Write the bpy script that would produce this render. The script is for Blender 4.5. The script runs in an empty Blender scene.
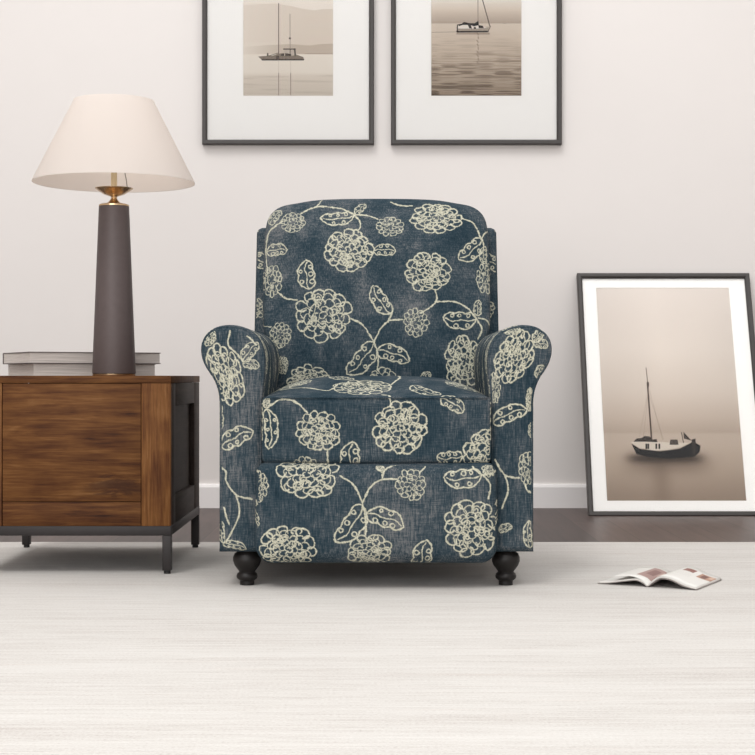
import bpy, bmesh, math, random
import numpy as np
from mathutils import Vector, Matrix

random.seed(7)
rng = random.Random(11)
C = bpy.context.scene.collection
F = 1556.0      # focal length in pixels of the 755 px frame
EYE = 0.48
PI = math.pi

def PX(px, py, d):
    """metres (x, z) of an image point lying at depth d"""
    return ((px - 377.5) * d / F, EYE + (377.5 - py) * d / F)

# ------------------------------------------------------------------ helpers
def link_mesh(name, me, mats, parent=None, label=None, smooth=True, kind=None):
    o = bpy.data.objects.new(name, me)
    C.objects.link(o)
    if not isinstance(mats, (list, tuple)):
        mats = [mats]
    for m in mats:
        me.materials.append(m)
    if parent is not None:
        me.transform(Matrix.Translation(-Vector(parent.location)))
        o.parent = parent
    if smooth:
        for p in me.polygons:
            p.use_smooth = True
    if label:
        o['label'] = label
    if kind:
        o['kind'] = kind
    return o

def from_bm(name, bm, mats, parent=None, label=None, smooth=False, kind=None, auto=None):
    me = bpy.data.meshes.new(name)
    bmesh.ops.recalc_face_normals(bm, faces=bm.faces[:])
    bm.to_mesh(me)
    bm.free()
    o = link_mesh(name, me, mats, parent, label, smooth or auto is not None, kind)
    if auto is not None:
        me.set_sharp_from_angle(angle=math.radians(auto))
    return o

def empty(name, loc, label, cat, group=None):
    o = bpy.data.objects.new(name, None)
    C.objects.link(o)
    o.location = loc
    o.empty_display_size = 0.05
    o['label'] = label
    o['category'] = cat
    if group:
        o['group'] = group
    return o

def bm_box(bm, x0, x1, y0, y1, z0, z1, bev=0.0, seg=2):
    vs = [bm.verts.new((x, y, z)) for x in (x0, x1) for y in (y0, y1) for z in (z0, z1)]
    q = [(0, 1, 3, 2), (4, 6, 7, 5), (0, 4, 5, 1), (2, 3, 7, 6), (0, 2, 6, 4), (1, 5, 7, 3)]
    fs = [bm.faces.new([vs[i] for i in f]) for f in q]
    if bev > 0:
        es = set(e for f in fs for e in f.edges)
        bmesh.ops.bevel(bm, geom=list(es), offset=bev, segments=seg, affect='EDGES', profile=0.5)

def box(name, x0, x1, y0, y1, z0, z1, mat, parent=None, bev=0.0, seg=2, label=None, kind=None):
    bm = bmesh.new()
    bm_box(bm, x0, x1, y0, y1, z0, z1, bev, seg)
    return from_bm(name, bm, mat, parent, label, kind=kind, auto=35 if bev else None)

def lathe(name, prof, cx, cy, mat, parent=None, n=64, label=None, auto=40):
    bm = bmesh.new()
    rings = []
    for r, z in prof:
        if r < 1e-6:
            rings.append([bm.verts.new((cx, cy, z))])
        else:
            rings.append([bm.verts.new((cx + r * math.cos(2 * PI * i / n), cy + r * math.sin(2 * PI * i / n), z)) for i in range(n)])
    for a, b in zip(rings, rings[1:]):
        if len(a) == 1 and len(b) == 1:
            continue
        for i in range(n):
            j = (i + 1) % n
            if len(a) == 1:
                bm.faces.new((a[0], b[j], b[i]))
            elif len(b) == 1:
                bm.faces.new((a[i], a[j], b[0]))
            else:
                bm.faces.new((a[i], a[j], b[j], b[i]))
    return from_bm(name, bm, mat, parent, label, auto=auto)

def tube(name, pts, r, mat, parent=None, n=10, closed=False, label=None):
    bm = bmesh.new()
    pts = [Vector(p) for p in pts]
    N = len(pts)
    rings = []
    up = Vector((0, 1, 0.013)).normalized()
    for i, p in enumerate(pts):
        a = pts[(i - 1) % N] if (closed or i > 0) else p
        b = pts[(i + 1) % N] if (closed or i < N - 1) else p
        t = (b - a).normalized()
        u = up - t * up.dot(t)
        if u.length < 1e-3:
            u = Vector((1, 0, 0)) - t * t.x
        u.normalize()
        w = t.cross(u)
        rings.append([bm.verts.new(p + u * (r * math.cos(2 * PI * k / n)) + w * (r * math.sin(2 * PI * k / n))) for k in range(n)])
    for i in range(N if closed else N - 1):
        a, b = rings[i], rings[(i + 1) % N]
        for k in range(n):
            bm.faces.new((a[k], a[(k + 1) % n], b[(k + 1) % n], b[k]))
    if not closed:
        bm.faces.new(rings[0]); bm.faces.new(rings[-1])
    uv = bm.loops.layers.uv.new('UVMap')
    return from_bm(name, bm, mat, parent, label, smooth=True)

def catmull(pts, n=8, closed=False):
    out = []
    N = len(pts)
    rngi = range(N if closed else N - 1)
    for i in rngi:
        g = (lambda k: pts[k % N]) if closed else (lambda k: pts[min(max(k, 0), N - 1)])
        p0, p1, p2, p3 = g(i - 1), g(i), g(i + 1), g(i + 2)
        for s in range(n):
            t = s / n
            out.append(tuple(0.5 * ((2 * b) + (c - a) * t + (2 * a - 5 * b + 4 * c - d) * t * t + (-a + 3 * b - 3 * c + d) * t ** 3)
                             for a, b, c, d in zip(p0, p1, p2, p3)))
    if not closed:
        out.append(tuple(pts[-1]))
    return out

# ------------------------------------------------------------------ images drawn in code
def make_image(name, arr, colorspace='Non-Color', alpha=None):
    """arr: H x W or H x W x 3 floats, row 0 = bottom"""
    H, W = arr.shape[:2]
    px = np.ones((H, W, 4), dtype=np.float32)
    if arr.ndim == 2:
        px[..., :3] = arr[..., None]
    else:
        px[..., :3] = arr
    im = bpy.data.images.new(name, W, H, alpha=False, float_buffer=False)
    im.colorspace_settings.name = colorspace
    im.pixels.foreach_set(px.ravel())
    im.update()
    im.pack()
    return im

class Canvas:
    def __init__(s, x0, x1, z0, z1, ppm=1100, wrap=False):
        s.x0, s.x1, s.z0, s.z1, s.ppm, s.wrap = x0, x1, z0, z1, ppm, wrap
        s.W = int(round((x1 - x0) * ppm)); s.H = int(round((z1 - z0) * ppm))
        s.a = np.zeros((s.H, s.W), dtype=np.float32)
    def stroke(s, pts, w):
        if s.wrap:
            LX, LZ = s.x1 - s.x0, s.z1 - s.z0
            for ox in (-LX, 0, LX):
                for oz in (-LZ, 0, LZ):
                    s._stroke([(x + ox, z + oz) for x, z in pts], w)
        else:
            s._stroke(pts, w)
    def _stroke(s, pts, w):
        P = [((x - s.x0) * s.ppm - .5, (z - s.z0) * s.ppm - .5) for x, z in pts]
        hw = w * .9 * s.ppm / 2
        xs = [p[0] for p in P]; zs = [p[1] for p in P]
        if max(xs) < -5 or min(xs) > s.W + 5 or max(zs) < -5 or min(zs) > s.H + 5:
            return
        ph, travel = rng.uniform(0, 6.28), 0.0
        for (ax, az), (bx, bz) in zip(P, P[1:]):
            travel += math.hypot(bx - ax, bz - az) / s.ppm
            h = hw * (1.0 + .22 * math.sin(ph + travel * 420) + .14 * math.sin(ph * 2 + travel * 1100)) * rng.uniform(.88, 1.1)
            m = h + 1.5
            i0 = max(0, int(min(ax, bx) - m)); i1 = min(s.W, int(max(ax, bx) + m) + 2)
            j0 = max(0, int(min(az, bz) - m)); j1 = min(s.H, int(max(az, bz) + m) + 2)
            if i1 <= i0 or j1 <= j0:
                continue
            gx = np.arange(i0, i1)[None, :]; gz = np.arange(j0, j1)[:, None]
            dx, dz = bx - ax, bz - az
            L2 = dx * dx + dz * dz + 1e-9
            t = np.clip(((gx - ax) * dx + (gz - az) * dz) / L2, 0, 1)
            d = np.hypot(gx - ax - t * dx, gz - az - t * dz)
            c = np.clip((h - d) / 1.4 + .5, 0, 1)
            v = s.a[j0:j1, i0:i1]
            np.maximum(v, c, out=v)
    def image(s, name):
        return make_image(name, s.a)

def flower(cv, cx, cz, rx, rz, rot=0.0, sw=None):
    R = (rx + rz) / 2
    if sw is None:
        sw = min(0.0037, max(0.0021, R * 0.062))
    cr, sr = math.cos(rot), math.sin(rot)
    def T(x, z):
        x *= rx; z *= rz
        return (cx + x * cr - z * sr, cz + x * sr + z * cr)
    big = R > 0.04
    rings = [(.82, .17, .22, 13), (.62, .15, .18, 12), (.43, .13, .15, 9), (.25, .11, .13, 6), (.08, .10, .10, 2)] if big else \
            [(.81, .18, .21, 12), (.55, .16, .17, 9), (.28, .15, .15, 5)]
    for rho, pr, pt, n in rings:
        a0 = rng.uniform(0, 6.28)
        for k in range(n):
            a = a0 + 2 * PI * k / n + rng.uniform(-.12, .12)
            r_ = rho + rng.uniform(-.05, .05)
            j = rng.uniform(-.5, .5)
            p1 = pr * rng.uniform(.8, 1.25); p2 = pt * rng.uniform(.85, 1.25)
            ex, ez = math.cos(a + j), math.sin(a + j)
            c = (r_ * math.cos(a), r_ * math.sin(a))
            t0, t1 = rng.uniform(-2.9, -2.0), rng.uniform(2.0, 3.0)
            pts = []
            for q in range(13):
                t = t0 + (t1 - t0) * q / 12
                u, v = p1 * math.cos(t), p2 * math.sin(t)
                pts.append(T(c[0] + ex * u - ez * v, c[1] + ez * u + ex * v))
            cv.stroke(pts, sw * rng.uniform(.8, 1.1) * (1 if rho > .7 else .72))
    for k in range(9 if big else 3):     # curled petals
        a = rng.uniform(0, 6.28); r_ = rng.uniform(.2, .7)
        c = (r_ * math.cos(a), r_ * math.sin(a)); s0 = rng.uniform(0, 6); sg = rng.choice((-1, 1))
        pts = []
        for q in range(16):
            t = q / 15
            rr = .03 + .13 * t
            pts.append(T(c[0] + rr * math.cos(s0 + sg * 7.5 * t), c[1] + rr * math.sin(s0 + sg * 7.5 * t)))
        cv.stroke(pts, sw * .7)

def leaf(cv, b, t, w, bend=.12, sw=None, flip=1):
    bx, bz = b; tx, tz = t
    L = math.hypot(tx - bx, tz - bz)
    ux, uz = (tx - bx) / L, (tz - bz) / L
    vx, vz = -uz * flip, ux * flip
    if sw is None:
        sw = min(0.0035, max(0.0023, L * 0.045))
    def T(s, h):
        c = bend * L * math.sin(PI * s)
        return (bx + ux * s * L + vx * (h + c), bz + uz * s * L + vz * (h + c))
    def hw(s):
        e = (1 - abs(2 * s ** .9 - 1) ** 2.5) ** .62 if 0 < s < 1 else 0
        return .5 * w * e
    for side, lob in ((1, 2.0), (-1, 3.0)):
        pts = [T(i / 26, side * hw(i / 26) * (.80 + .22 * abs(math.sin(lob * PI * i / 26)))) for i in range(27)]
        cv.stroke(pts, sw)
    cv.stroke([T(i / 10 * .93, .06 * w * math.sin(i)) for i in range(11)], sw * .8)
    for side, ss in ((1, (.3, .62)), (-1, (.26, .5, .74))):
        for s0 in ss:
            s0 += rng.uniform(-.04, .04)
            r = .10 * w * rng.uniform(.85, 1.25)
            h = side * hw(s0) * .60
            a0 = rng.uniform(0, 6.28)
            pts = []
            for q in range(11):
                a = a0 + 6.0 * q / 10
                x, z = T(s0, h)
                pts.append((x + r * math.cos(a), z + r * math.sin(a)))
            cv.stroke(pts, sw * .8)

def motifs(cv, M, items):
    """items given in photo pixels, M maps a pixel to canvas metres"""
    for it in items:
        k = it[0]
        if k == 'F':
            x, y, rx, ry = it[1:5]
            rot = it[5] if len(it) > 5 else 0
            c = M(x, y); e = M(x + 1, y); s = abs(e[0] - c[0])
            flower(cv, c[0], c[1], rx * s, ry * s, rot)
        elif k == 'L':
            b = M(it[1], it[2]); t = M(it[3], it[4]); e = M(it[1] + 1, it[2])
            s = abs(e[0] - b[0])
            leaf(cv, b, t, it[5] * s, bend=it[6] if len(it) > 6 else .08)
        elif k == 'S':
            pts = [M(x, y) for x, y in it[1]]
            if len(pts) > 2:
                pts = catmull(pts, 7)
            cv.stroke(pts, 0.0038)

# ------------------------------------------------------------------ materials
def mat(name):
    m = bpy.data.materials.new(name)
    m.use_nodes = True
    nt = m.node_tree
    b = nt.nodes['Principled BSDF']
    return m, nt, b

def srgb(r, g, b):
    f = lambda c: (c / 255 / 12.92) if c / 255 <= .04045 else ((c / 255 + .055) / 1.055) ** 2.4
    return (f(r), f(g), f(b), 1)

def N(nt, t, **kw):
    n = nt.nodes.new(t)
    for k, v in kw.items():
        if k in n.inputs.keys():
            n.inputs[k].default_value = v
        else:
            setattr(n, k, v)
    return n

def noise(nt, vec, scale, detail=3, rough=.55, dist=0, mapscale=None, loc=None):
    n = N(nt, 'ShaderNodeTexNoise')
    n.inputs['Scale'].default_value = scale
    n.inputs['Detail'].default_value = detail
    n.inputs['Roughness'].default_value = rough
    n.inputs['Distortion'].default_value = dist
    if mapscale is not None:
        mp = N(nt, 'ShaderNodeMapping')
        mp.inputs['Scale'].default_value = mapscale
        if loc:
            mp.inputs['Location'].default_value = loc
        nt.links.new(vec, mp.inputs['Vector'])
        vec = mp.outputs[0]
    nt.links.new(vec, n.inputs['Vector'])
    return n.outputs['Fac']

def ramp(nt, fac, stops):
    r = N(nt, 'ShaderNodeValToRGB')
    el = r.color_ramp.elements
    while len(el) < len(stops):
        el.new(.5)
    for e, (p, c) in zip(el, stops):
        e.position = p
        e.color = c if len(c) == 4 else (*c, 1)
    nt.links.new(fac, r.inputs['Fac'])
    return r.outputs['Color']

def mixc(nt, fac, a, b, mode='MIX'):
    m = N(nt, 'ShaderNodeMix', data_type='RGBA', blend_type=mode)
    for v, s in ((fac, m.inputs[0]), (a, m.inputs[6]), (b, m.inputs[7])):
        if isinstance(v, (int, float, tuple)):
            s.default_value = v
        else:
            nt.links.new(v, s)
    return m.outputs[2]

def math_(nt, op, a, b=None, clamp=False):
    m = N(nt, 'ShaderNodeMath', operation=op, use_clamp=clamp)
    for v, s in ((a, m.inputs[0]), (b, m.inputs[1])):
        if v is None:
            continue
        if isinstance(v, (int, float)):
            s.default_value = v
        else:
            nt.links.new(v, s)
    return m.outputs[0]

def bump(nt, b, h, strength, dist):
    n = N(nt, 'ShaderNodeBump')
    n.inputs['Strength'].default_value = strength
    n.inputs['Distance'].default_value = dist
    nt.links.new(h, n.inputs['Height'])
    nt.links.new(n.outputs[0], b.inputs['Normal'])

def simple(name, col, rough=.6, metal=0.0, spec=.5, var=0.0, vscale=40):
    m, nt, b = mat(name)
    b.inputs['Roughness'].default_value = rough
    b.inputs['Metallic'].default_value = metal
    b.inputs['Specular IOR Level'].default_value = spec
    tc = N(nt, 'ShaderNodeTexCoord')
    if var:
        f = noise(nt, tc.outputs['Object'], vscale, 4)
        lo = tuple(c * (1 - var) for c in col[:3]); hi = tuple(min(1, c * (1 + var)) for c in col[:3])
        nt.links.new(ramp(nt, f, [(.3, lo), (.7, hi)]), b.inputs['Base Color'])
    else:
        b.inputs['Base Color'].default_value = col
    return m

def fabric(name, image, repeat=False):
    m, nt, b = mat(name)
    b.inputs['Roughness'].default_value = .92
    b.inputs['Specular IOR Level'].default_value = .08
    tc = N(nt, 'ShaderNodeTexCoord'); obj = tc.outputs['Object']
    im = N(nt, 'ShaderNodeTexImage', image=image, interpolation='Linear', extension='REPEAT' if repeat else 'CLIP')
    wob = N(nt, 'ShaderNodeTexNoise'); wob.inputs['Scale'].default_value = 105; wob.inputs['Detail'].default_value = 2
    nt.links.new(obj, wob.inputs['Vector'])
    vm = N(nt, 'ShaderNodeVectorMath', operation='MULTIPLY_ADD')
    nt.links.new(wob.outputs['Color'], vm.inputs[0]); vm.inputs[1].default_value = (.0105, .0105, 0)
    va = N(nt, 'ShaderNodeVectorMath', operation='ADD'); va.inputs[1].default_value = (-.00525, -.00525, 0)
    nt.links.new(tc.outputs['UV'], vm.inputs[2]); nt.links.new(vm.outputs[0], va.inputs[0]); nt.links.new(va.outputs[0], im.inputs['Vector'])
    # slubby weave: threads both ways and worn lighter patches
    big = noise(nt, obj, 8, 5, .68, .3, (1, 1, .6))
    vth = noise(nt, obj, 1, 2, .6, 0, (420, 420, 38))
    hth = noise(nt, obj, 1, 2, .6, 0, (38, 38, 420))
    fine = noise(nt, obj, 330, 2, .7)
    th = math_(nt, 'ADD', math_(nt, 'MULTIPLY', vth, .5), math_(nt, 'MULTIPLY', hth, .3))
    th = math_(nt, 'ADD', th, math_(nt, 'MULTIPLY', fine, .2))
    mixf = math_(nt, 'ADD', math_(nt, 'MULTIPLY', big, .57), math_(nt, 'MULTIPLY', th, .80))
    base = ramp(nt, mixf, [(.50, srgb(27, 42, 51)), (.61, srgb(38, 54, 63)), (.71, srgb(57, 68, 75)), (.83, srgb(102, 104, 106))])
    # the print is slightly broken by the weave
    fac = math_(nt, 'MULTIPLY', im.outputs['Color'], math_(nt, 'ADD', .42, math_(nt, 'MULTIPLY', th, 1.05)), True)
    cream = ramp(nt, fine, [(.35, srgb(164, 162, 143)), (.65, srgb(206, 203, 183))])
    col = mixc(nt, fac, base, cream)
    nt.links.new(col, b.inputs['Base Color'])
    h = math_(nt, 'ADD', th, math_(nt, 'MULTIPLY', fac, .3))
    bump(nt, b, h, .35, .0012)
    return m

def wood(name, axis, seed=0, dark=False, knot=None, gain=1.0):
    m, nt, b = mat(name)
    b.inputs['Roughness'].default_value = .6
    b.inputs['Specular IOR Level'].default_value = .15
    tc = N(nt, 'ShaderNodeTexCoord'); obj = tc.outputs['Object']
    sc = {'x': (1.0, 7, 7), 'z': (7, 7, 1.0), 'y': (7, 1.0, 7)}[axis]
    sc2 = {'x': (5, 95, 95), 'z': (95, 95, 5), 'y': (95, 5, 95)}[axis]
    a = noise(nt, obj, 2.2, 5, .62, 1.6, sc, (seed, seed * .7, seed * 1.3))
    g = noise(nt, obj, 2.0, 3, .6, .4, sc2, (seed, 0, 0))
    bl = noise(nt, obj, 9, 3, .5, .5, (1, 1, 1.6), (seed * 2.1, 0, 0))
    f = math_(nt, 'ADD', math_(nt, 'MULTIPLY', a, .48), math_(nt, 'MULTIPLY', g, .32))
    f = math_(nt, 'ADD', f, math_(nt, 'MULTIPLY', bl, .20))
    if dark:
        st = [(.3, srgb(42, 33, 29)), (.5, srgb(58, 47, 42)), (.7, srgb(76, 63, 56))]
    else:
        st = [(p_, tuple(c * gain * m_ for c, m_ in zip(k_[:3], (.86, .92, .98)))) for p_, k_ in ((.36, srgb(42, 21, 12)), (.44, srgb(78, 43, 19)), (.50, srgb(92, 55, 26)), (.56, srgb(106, 66, 32)), (.66, srgb(128, 87, 50)))]
    col = ramp(nt, f, st)
    if knot:
        # a dark heartwood streak in the board (position in the part's own space)
        (kx, kz, ax, az) = knot
        sep = N(nt, 'ShaderNodeSeparateXYZ'); nt.links.new(obj, sep.inputs[0])
        dx = math_(nt, 'DIVIDE', math_(nt, 'SUBTRACT', sep.outputs[0], kx), ax)
        dz = math_(nt, 'DIVIDE', math_(nt, 'SUBTRACT', sep.outputs[2], kz), az)
        nn = noise(nt, obj, 5, 5, .7, 1.0, (2, 2, 9))
        dz = math_(nt, 'ADD', dz, math_(nt, 'MULTIPLY', math_(nt, 'SUBTRACT', nn, .5), 5.0))
        r2 = math_(nt, 'ADD', math_(nt, 'MULTIPLY', dx, dx), math_(nt, 'MULTIPLY', dz, dz))
        k = math_(nt, 'SUBTRACT', 1.0, r2, True)
        col = mixc(nt, math_(nt, 'MULTIPLY', k, .8), col, srgb(50, 28, 20))
    nt.links.new(col, b.inputs['Base Color'])
    bump(nt, b, g, .15, .001)
    return m

def image_mat(name, image, rough=.5):
    m, nt, b = mat(name)
    b.inputs['Roughness'].default_value = rough
    b.inputs['Specular IOR Level'].default_value = .2
    tc = N(nt, 'ShaderNodeTexCoord')
    im = N(nt, 'ShaderNodeTexImage', image=image, interpolation='Cubic', extension='EXTEND')
    nt.links.new(tc.outputs['UV'], im.inputs['Vector'])
    nt.links.new(im.outputs['Color'], b.inputs['Base Color'])
    return m

# wall paint
def paint(name, col, amp=.012):
    m, nt, b = mat(name)
    b.inputs['Roughness'].default_value = .85
    b.inputs['Specular IOR Level'].default_value = .2
    tc = N(nt, 'ShaderNodeTexCoord')
    f = noise(nt, tc.outputs['Object'], 1.6, 4)
    lo = tuple(c * (1 - amp) for c in col[:3]); hi = tuple(min(1, c * (1 + amp)) for c in col[:3])
    nt.links.new(ramp(nt, f, [(.3, lo), (.7, hi)]), b.inputs['Base Color'])
    g = noise(nt, tc.outputs['Object'], 260, 2)
    bump(nt, b, g, .05, .001)
    return m

WALLM = paint('warm_white_paint', srgb(221, 216, 213))
TRIMM = paint('baseboard_paint', srgb(232, 228, 227), .005)

def floor_mat():
    m, nt, b = mat('dark_plank_floor')
    b.inputs['Roughness'].default_value = .42
    b.inputs['Specular IOR Level'].default_value = .4
    tc = N(nt, 'ShaderNodeTexCoord'); obj = tc.outputs['Object']
    mp = N(nt, 'ShaderNodeMapping'); mp.inputs['Rotation'].default_value = (0, 0, PI / 2)
    nt.links.new(obj, mp.inputs['Vector'])
    br = N(nt, 'ShaderNodeTexBrick')
    br.offset = .37
    br.inputs['Scale'].default_value = 1
    br.inputs['Brick Width'].default_value = 1.3
    br.inputs['Row Height'].default_value = .13
    br.inputs['Mortar Size'].default_value = .0016
    br.inputs['Mortar Smooth'].default_value = .3
    br.inputs['Color1'].default_value = srgb(62, 49, 46)
    br.inputs['Color2'].default_value = srgb(84, 68, 63)
    br.inputs['Mortar'].default_value = srgb(38, 29, 27)
    nt.links.new(mp.outputs[0], br.inputs['Vector'])
    g = noise(nt, obj, 1, 5, .65, .8, (34, 2.2, 1))
    gr = ramp(nt, g, [(.3, (.62, .60, .60)), (.5, (.9, .9, .9)), (.7, (1.15, 1.12, 1.1))])
    col = mixc(nt, 1.0, br.outputs['Color'], gr, 'MULTIPLY')
    nt.links.new(col, b.inputs['Base Color'])
    bump(nt, b, g, .12, .001)
    return m

def rug_mat():
    m, nt, b = mat('streaked_ivory_rug')
    b.inputs['Roughness'].default_value = .95
    b.inputs['Specular IOR Level'].default_value = .1
    b.inputs['Sheen Weight'].default_value = .1
    tc = N(nt, 'ShaderNodeTexCoord'); obj = tc.outputs['Object']
    # weft streaks along x with varied length and thickness
    s1 = noise(nt, obj, 1, 3, .7, 0, (2.6, 75, 1))
    s2 = noise(nt, obj, 1, 3, .7, 0, (13, 210, 1), (3, 7, 0))
    s3 = noise(nt, obj, 1, 3, .6, 0, (.9, 9, 1), (9, 2, 0))
    sp = noise(nt, obj, 1, 2, .7, 0, (190, 300, 1), (1, 2, 0))
    f = math_(nt, 'ADD', math_(nt, 'MULTIPLY', s1, .30), math_(nt, 'MULTIPLY', s2, .24))
    f = math_(nt, 'ADD', f, math_(nt, 'MULTIPLY', s3, .20))
    f = math_(nt, 'ADD', f, math_(nt, 'MULTIPLY', sp, .36))
    col = ramp(nt, f, [(.36, srgb(158, 150, 145)), (.45, srgb(183, 176, 171)), (.54, srgb(199, 195, 190)), (.66, srgb(210, 207, 203))])
    # a few warm threads
    dkr = noise(nt, obj, 1, 3, .7, 0, (4.5, 150, 1), (31, 15, 0))
    col = mixc(nt, ramp(nt, dkr, [(.60, (0, 0, 0)), (.74, (.6, .6, .6))]), col, srgb(160, 154, 148))
    w = noise(nt, obj, 1, 2, .6, 0, (2.2, 120, 1), (13, 5, 0))
    wf = ramp(nt, w, [(.66, (0, 0, 0)), (.74, (.5, .5, .5))])
    col = mixc(nt, wf, col, srgb(200, 184, 174))
    nt.links.new(col, b.inputs['Base Color'])
    h = math_(nt, 'ADD', math_(nt, 'MULTIPLY', s2, .6), math_(nt, 'MULTIPLY', sp, .4))
    bump(nt, b, h, .5, .004)
    return m

FLOORM = floor_mat()
RUGM = rug_mat()
METAL = simple('charcoal_powder_metal', srgb(44, 40, 40), .5, .3, .4, .06)
LEGM = simple('black_turned_wood', srgb(25, 22, 21), .45, 0, .3, .1)
FRAMEM = simple('charcoal_frame_lacquer', srgb(58, 54, 52), .4, 0, .5, .05)
MATM = simple('white_mat_board', srgb(250, 248, 245), .85, 0, .2)
BRASS = simple('polished_brass', srgb(206, 178, 142), .25, 1.0)
COLUMN = simple('umber_lamp_body', srgb(88, 77, 76), .5, .15, .5, .05, 60)
CANDLE = simple('cream_candle_tube', srgb(214, 196, 160), .5)
CORD = simple('grey_cord', srgb(120, 110, 104), .6)
DARKWOOD = wood('dark_side_wood', 'y', 3, True)
BACKING = simple('brown_backing_board', srgb(110, 96, 80), .9)
PAD = simple('black_foot_pad', srgb(24, 23, 23), .7)

def shade_mat():
    m, nt, b = mat('white_lamp_shade_linen')
    out = nt.nodes['Material Output']
    b.inputs['Base Color'].default_value = srgb(240, 234, 229)
    b.inputs['Roughness'].default_value = .9
    b.inputs['Specular IOR Level'].default_value = .1
    tr = N(nt, 'ShaderNodeBsdfTranslucent'); tr.inputs['Color'].default_value = srgb(240, 233, 228)
    mx = N(nt, 'ShaderNodeMixShader'); mx.inputs[0].default_value = .5
    nt.links.new(b.outputs[0], mx.inputs[1]); nt.links.new(tr.outputs[0], mx.inputs[2])
    nt.links.new(mx.outputs[0], out.inputs[0])
    return m
SHADE = shade_mat()

def glass_mat():
    m = bpy.data.materials.new('picture_glass'); m.use_nodes = True
    nt = m.node_tree; nt.nodes.clear()
    out = N(nt, 'ShaderNodeOutputMaterial')
    t = N(nt, 'ShaderNodeBsdfTransparent'); g = N(nt, 'ShaderNodeBsdfGlossy'); g.inputs['Roughness'].default_value = .03
    mx = N(nt, 'ShaderNodeMixShader'); fr = N(nt, 'ShaderNodeFresnel'); fr.inputs['IOR'].default_value = 1.25
    nt.links.new(fr.outputs[0], mx.inputs[0]); nt.links.new(t.outputs[0], mx.inputs[1]); nt.links.new(g.outputs[0], mx.inputs[2])
    nt.links.new(mx.outputs[0], out.inputs[0])
    return m
GLASS = glass_mat()

# ------------------------------------------------------------------ room
WALLY = 5.77
def st(name, *a, **k):
    k['kind'] = 'structure'
    return box(name, *a, **k)
st('floor', -2.6, 2.6, -.6, WALLY, -.063, -.003, FLOORM)
st('wall_back', -2.7, 2.7, WALLY, WALLY + .1, -.068, 2.75, WALLM)
st('wall_left', -2.7, -2.6, -.6, WALLY, -.068, 2.75, WALLM)
st('wall_right', 2.6, 2.7, -.6, WALLY, -.068, 2.75, WALLM)
bm = bmesh.new()
prof = [(WALLY, -.003), (WALLY - .016, -.003), (WALLY - .016, .074), (WALLY - .011, .084), (WALLY, .086)]
a = [bm.verts.new((-2.6, y, z)) for y, z in prof]; b_ = [bm.verts.new((2.6, y, z)) for y, z in prof]
for i in range(5):
    j = (i + 1) % 5
    bm.faces.new((a[i], a[j], b_[j], b_[i]))
bm.faces.new(a); bm.faces.new(b_[::-1])
from_bm('baseboard_back', bm, TRIMM, kind='structure')

# rug with a rounded, slightly raised edge
r = box('area_rug', -2.1, 2.1, 1.0, 4.54, -.0029, 0, RUGM, bev=.001)
r['label'] = 'large ivory rug with fine grey horizontal streaks under the armchair'
r['category'] = 'rug'

# ------------------------------------------------------------------ armchair
CX = -0.0025
chair = empty('armchair', (CX, 3.98, 0), 'blue armchair printed with cream flowers, rolled arms and black turned feet', 'armchair')

# tile used on sleeves, sides and outside back
tile = Canvas(0, .62, 0, .62, 1000, wrap=True)
spots = []
for k in range(400):
    x, z = rng.uniform(0, .62), rng.uniform(0, .62)
    ok = all(math.hypot(min(abs(x - a), .62 - abs(x - a)), min(abs(z - b), .62 - abs(z - b))) > .098 for a, b in spots)
    if ok:
        spots.append((x, z))
for i, (x, z) in enumerate(spots):
    if i % 5 in (0, 3):
        R_ = rng.choice((.058, .05, .032)); flower(tile, x, z, R_, R_ * .9, rng.uniform(0, 3))
    elif i % 5 == 1:
        flower(tile, x, z, .03, .028)
    else:
        a = rng.uniform(0, 6.28); leaf(tile, (x, z), (x + .075 * math.cos(a), z + .075 * math.sin(a)), .042)
        a2 = a + rng.uniform(2, 4)
        tile.stroke(catmull([(x, z), (x + .03 * math.cos(a2), z + .03 * math.sin(a2)), (x + .07 * math.cos(a2 + .5), z + .07 * math.sin(a2 + .5))], 6), .0043)
TILE = fabric('floral_fabric_body', tile.image('floral_tile'), True)
TS = 1 / .62

def canvas_uv(cv):
    return lambda x, z: ((x - cv.x0) / (cv.x1 - cv.x0), (z - cv.z0) / (cv.z1 - cv.z0))

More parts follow.
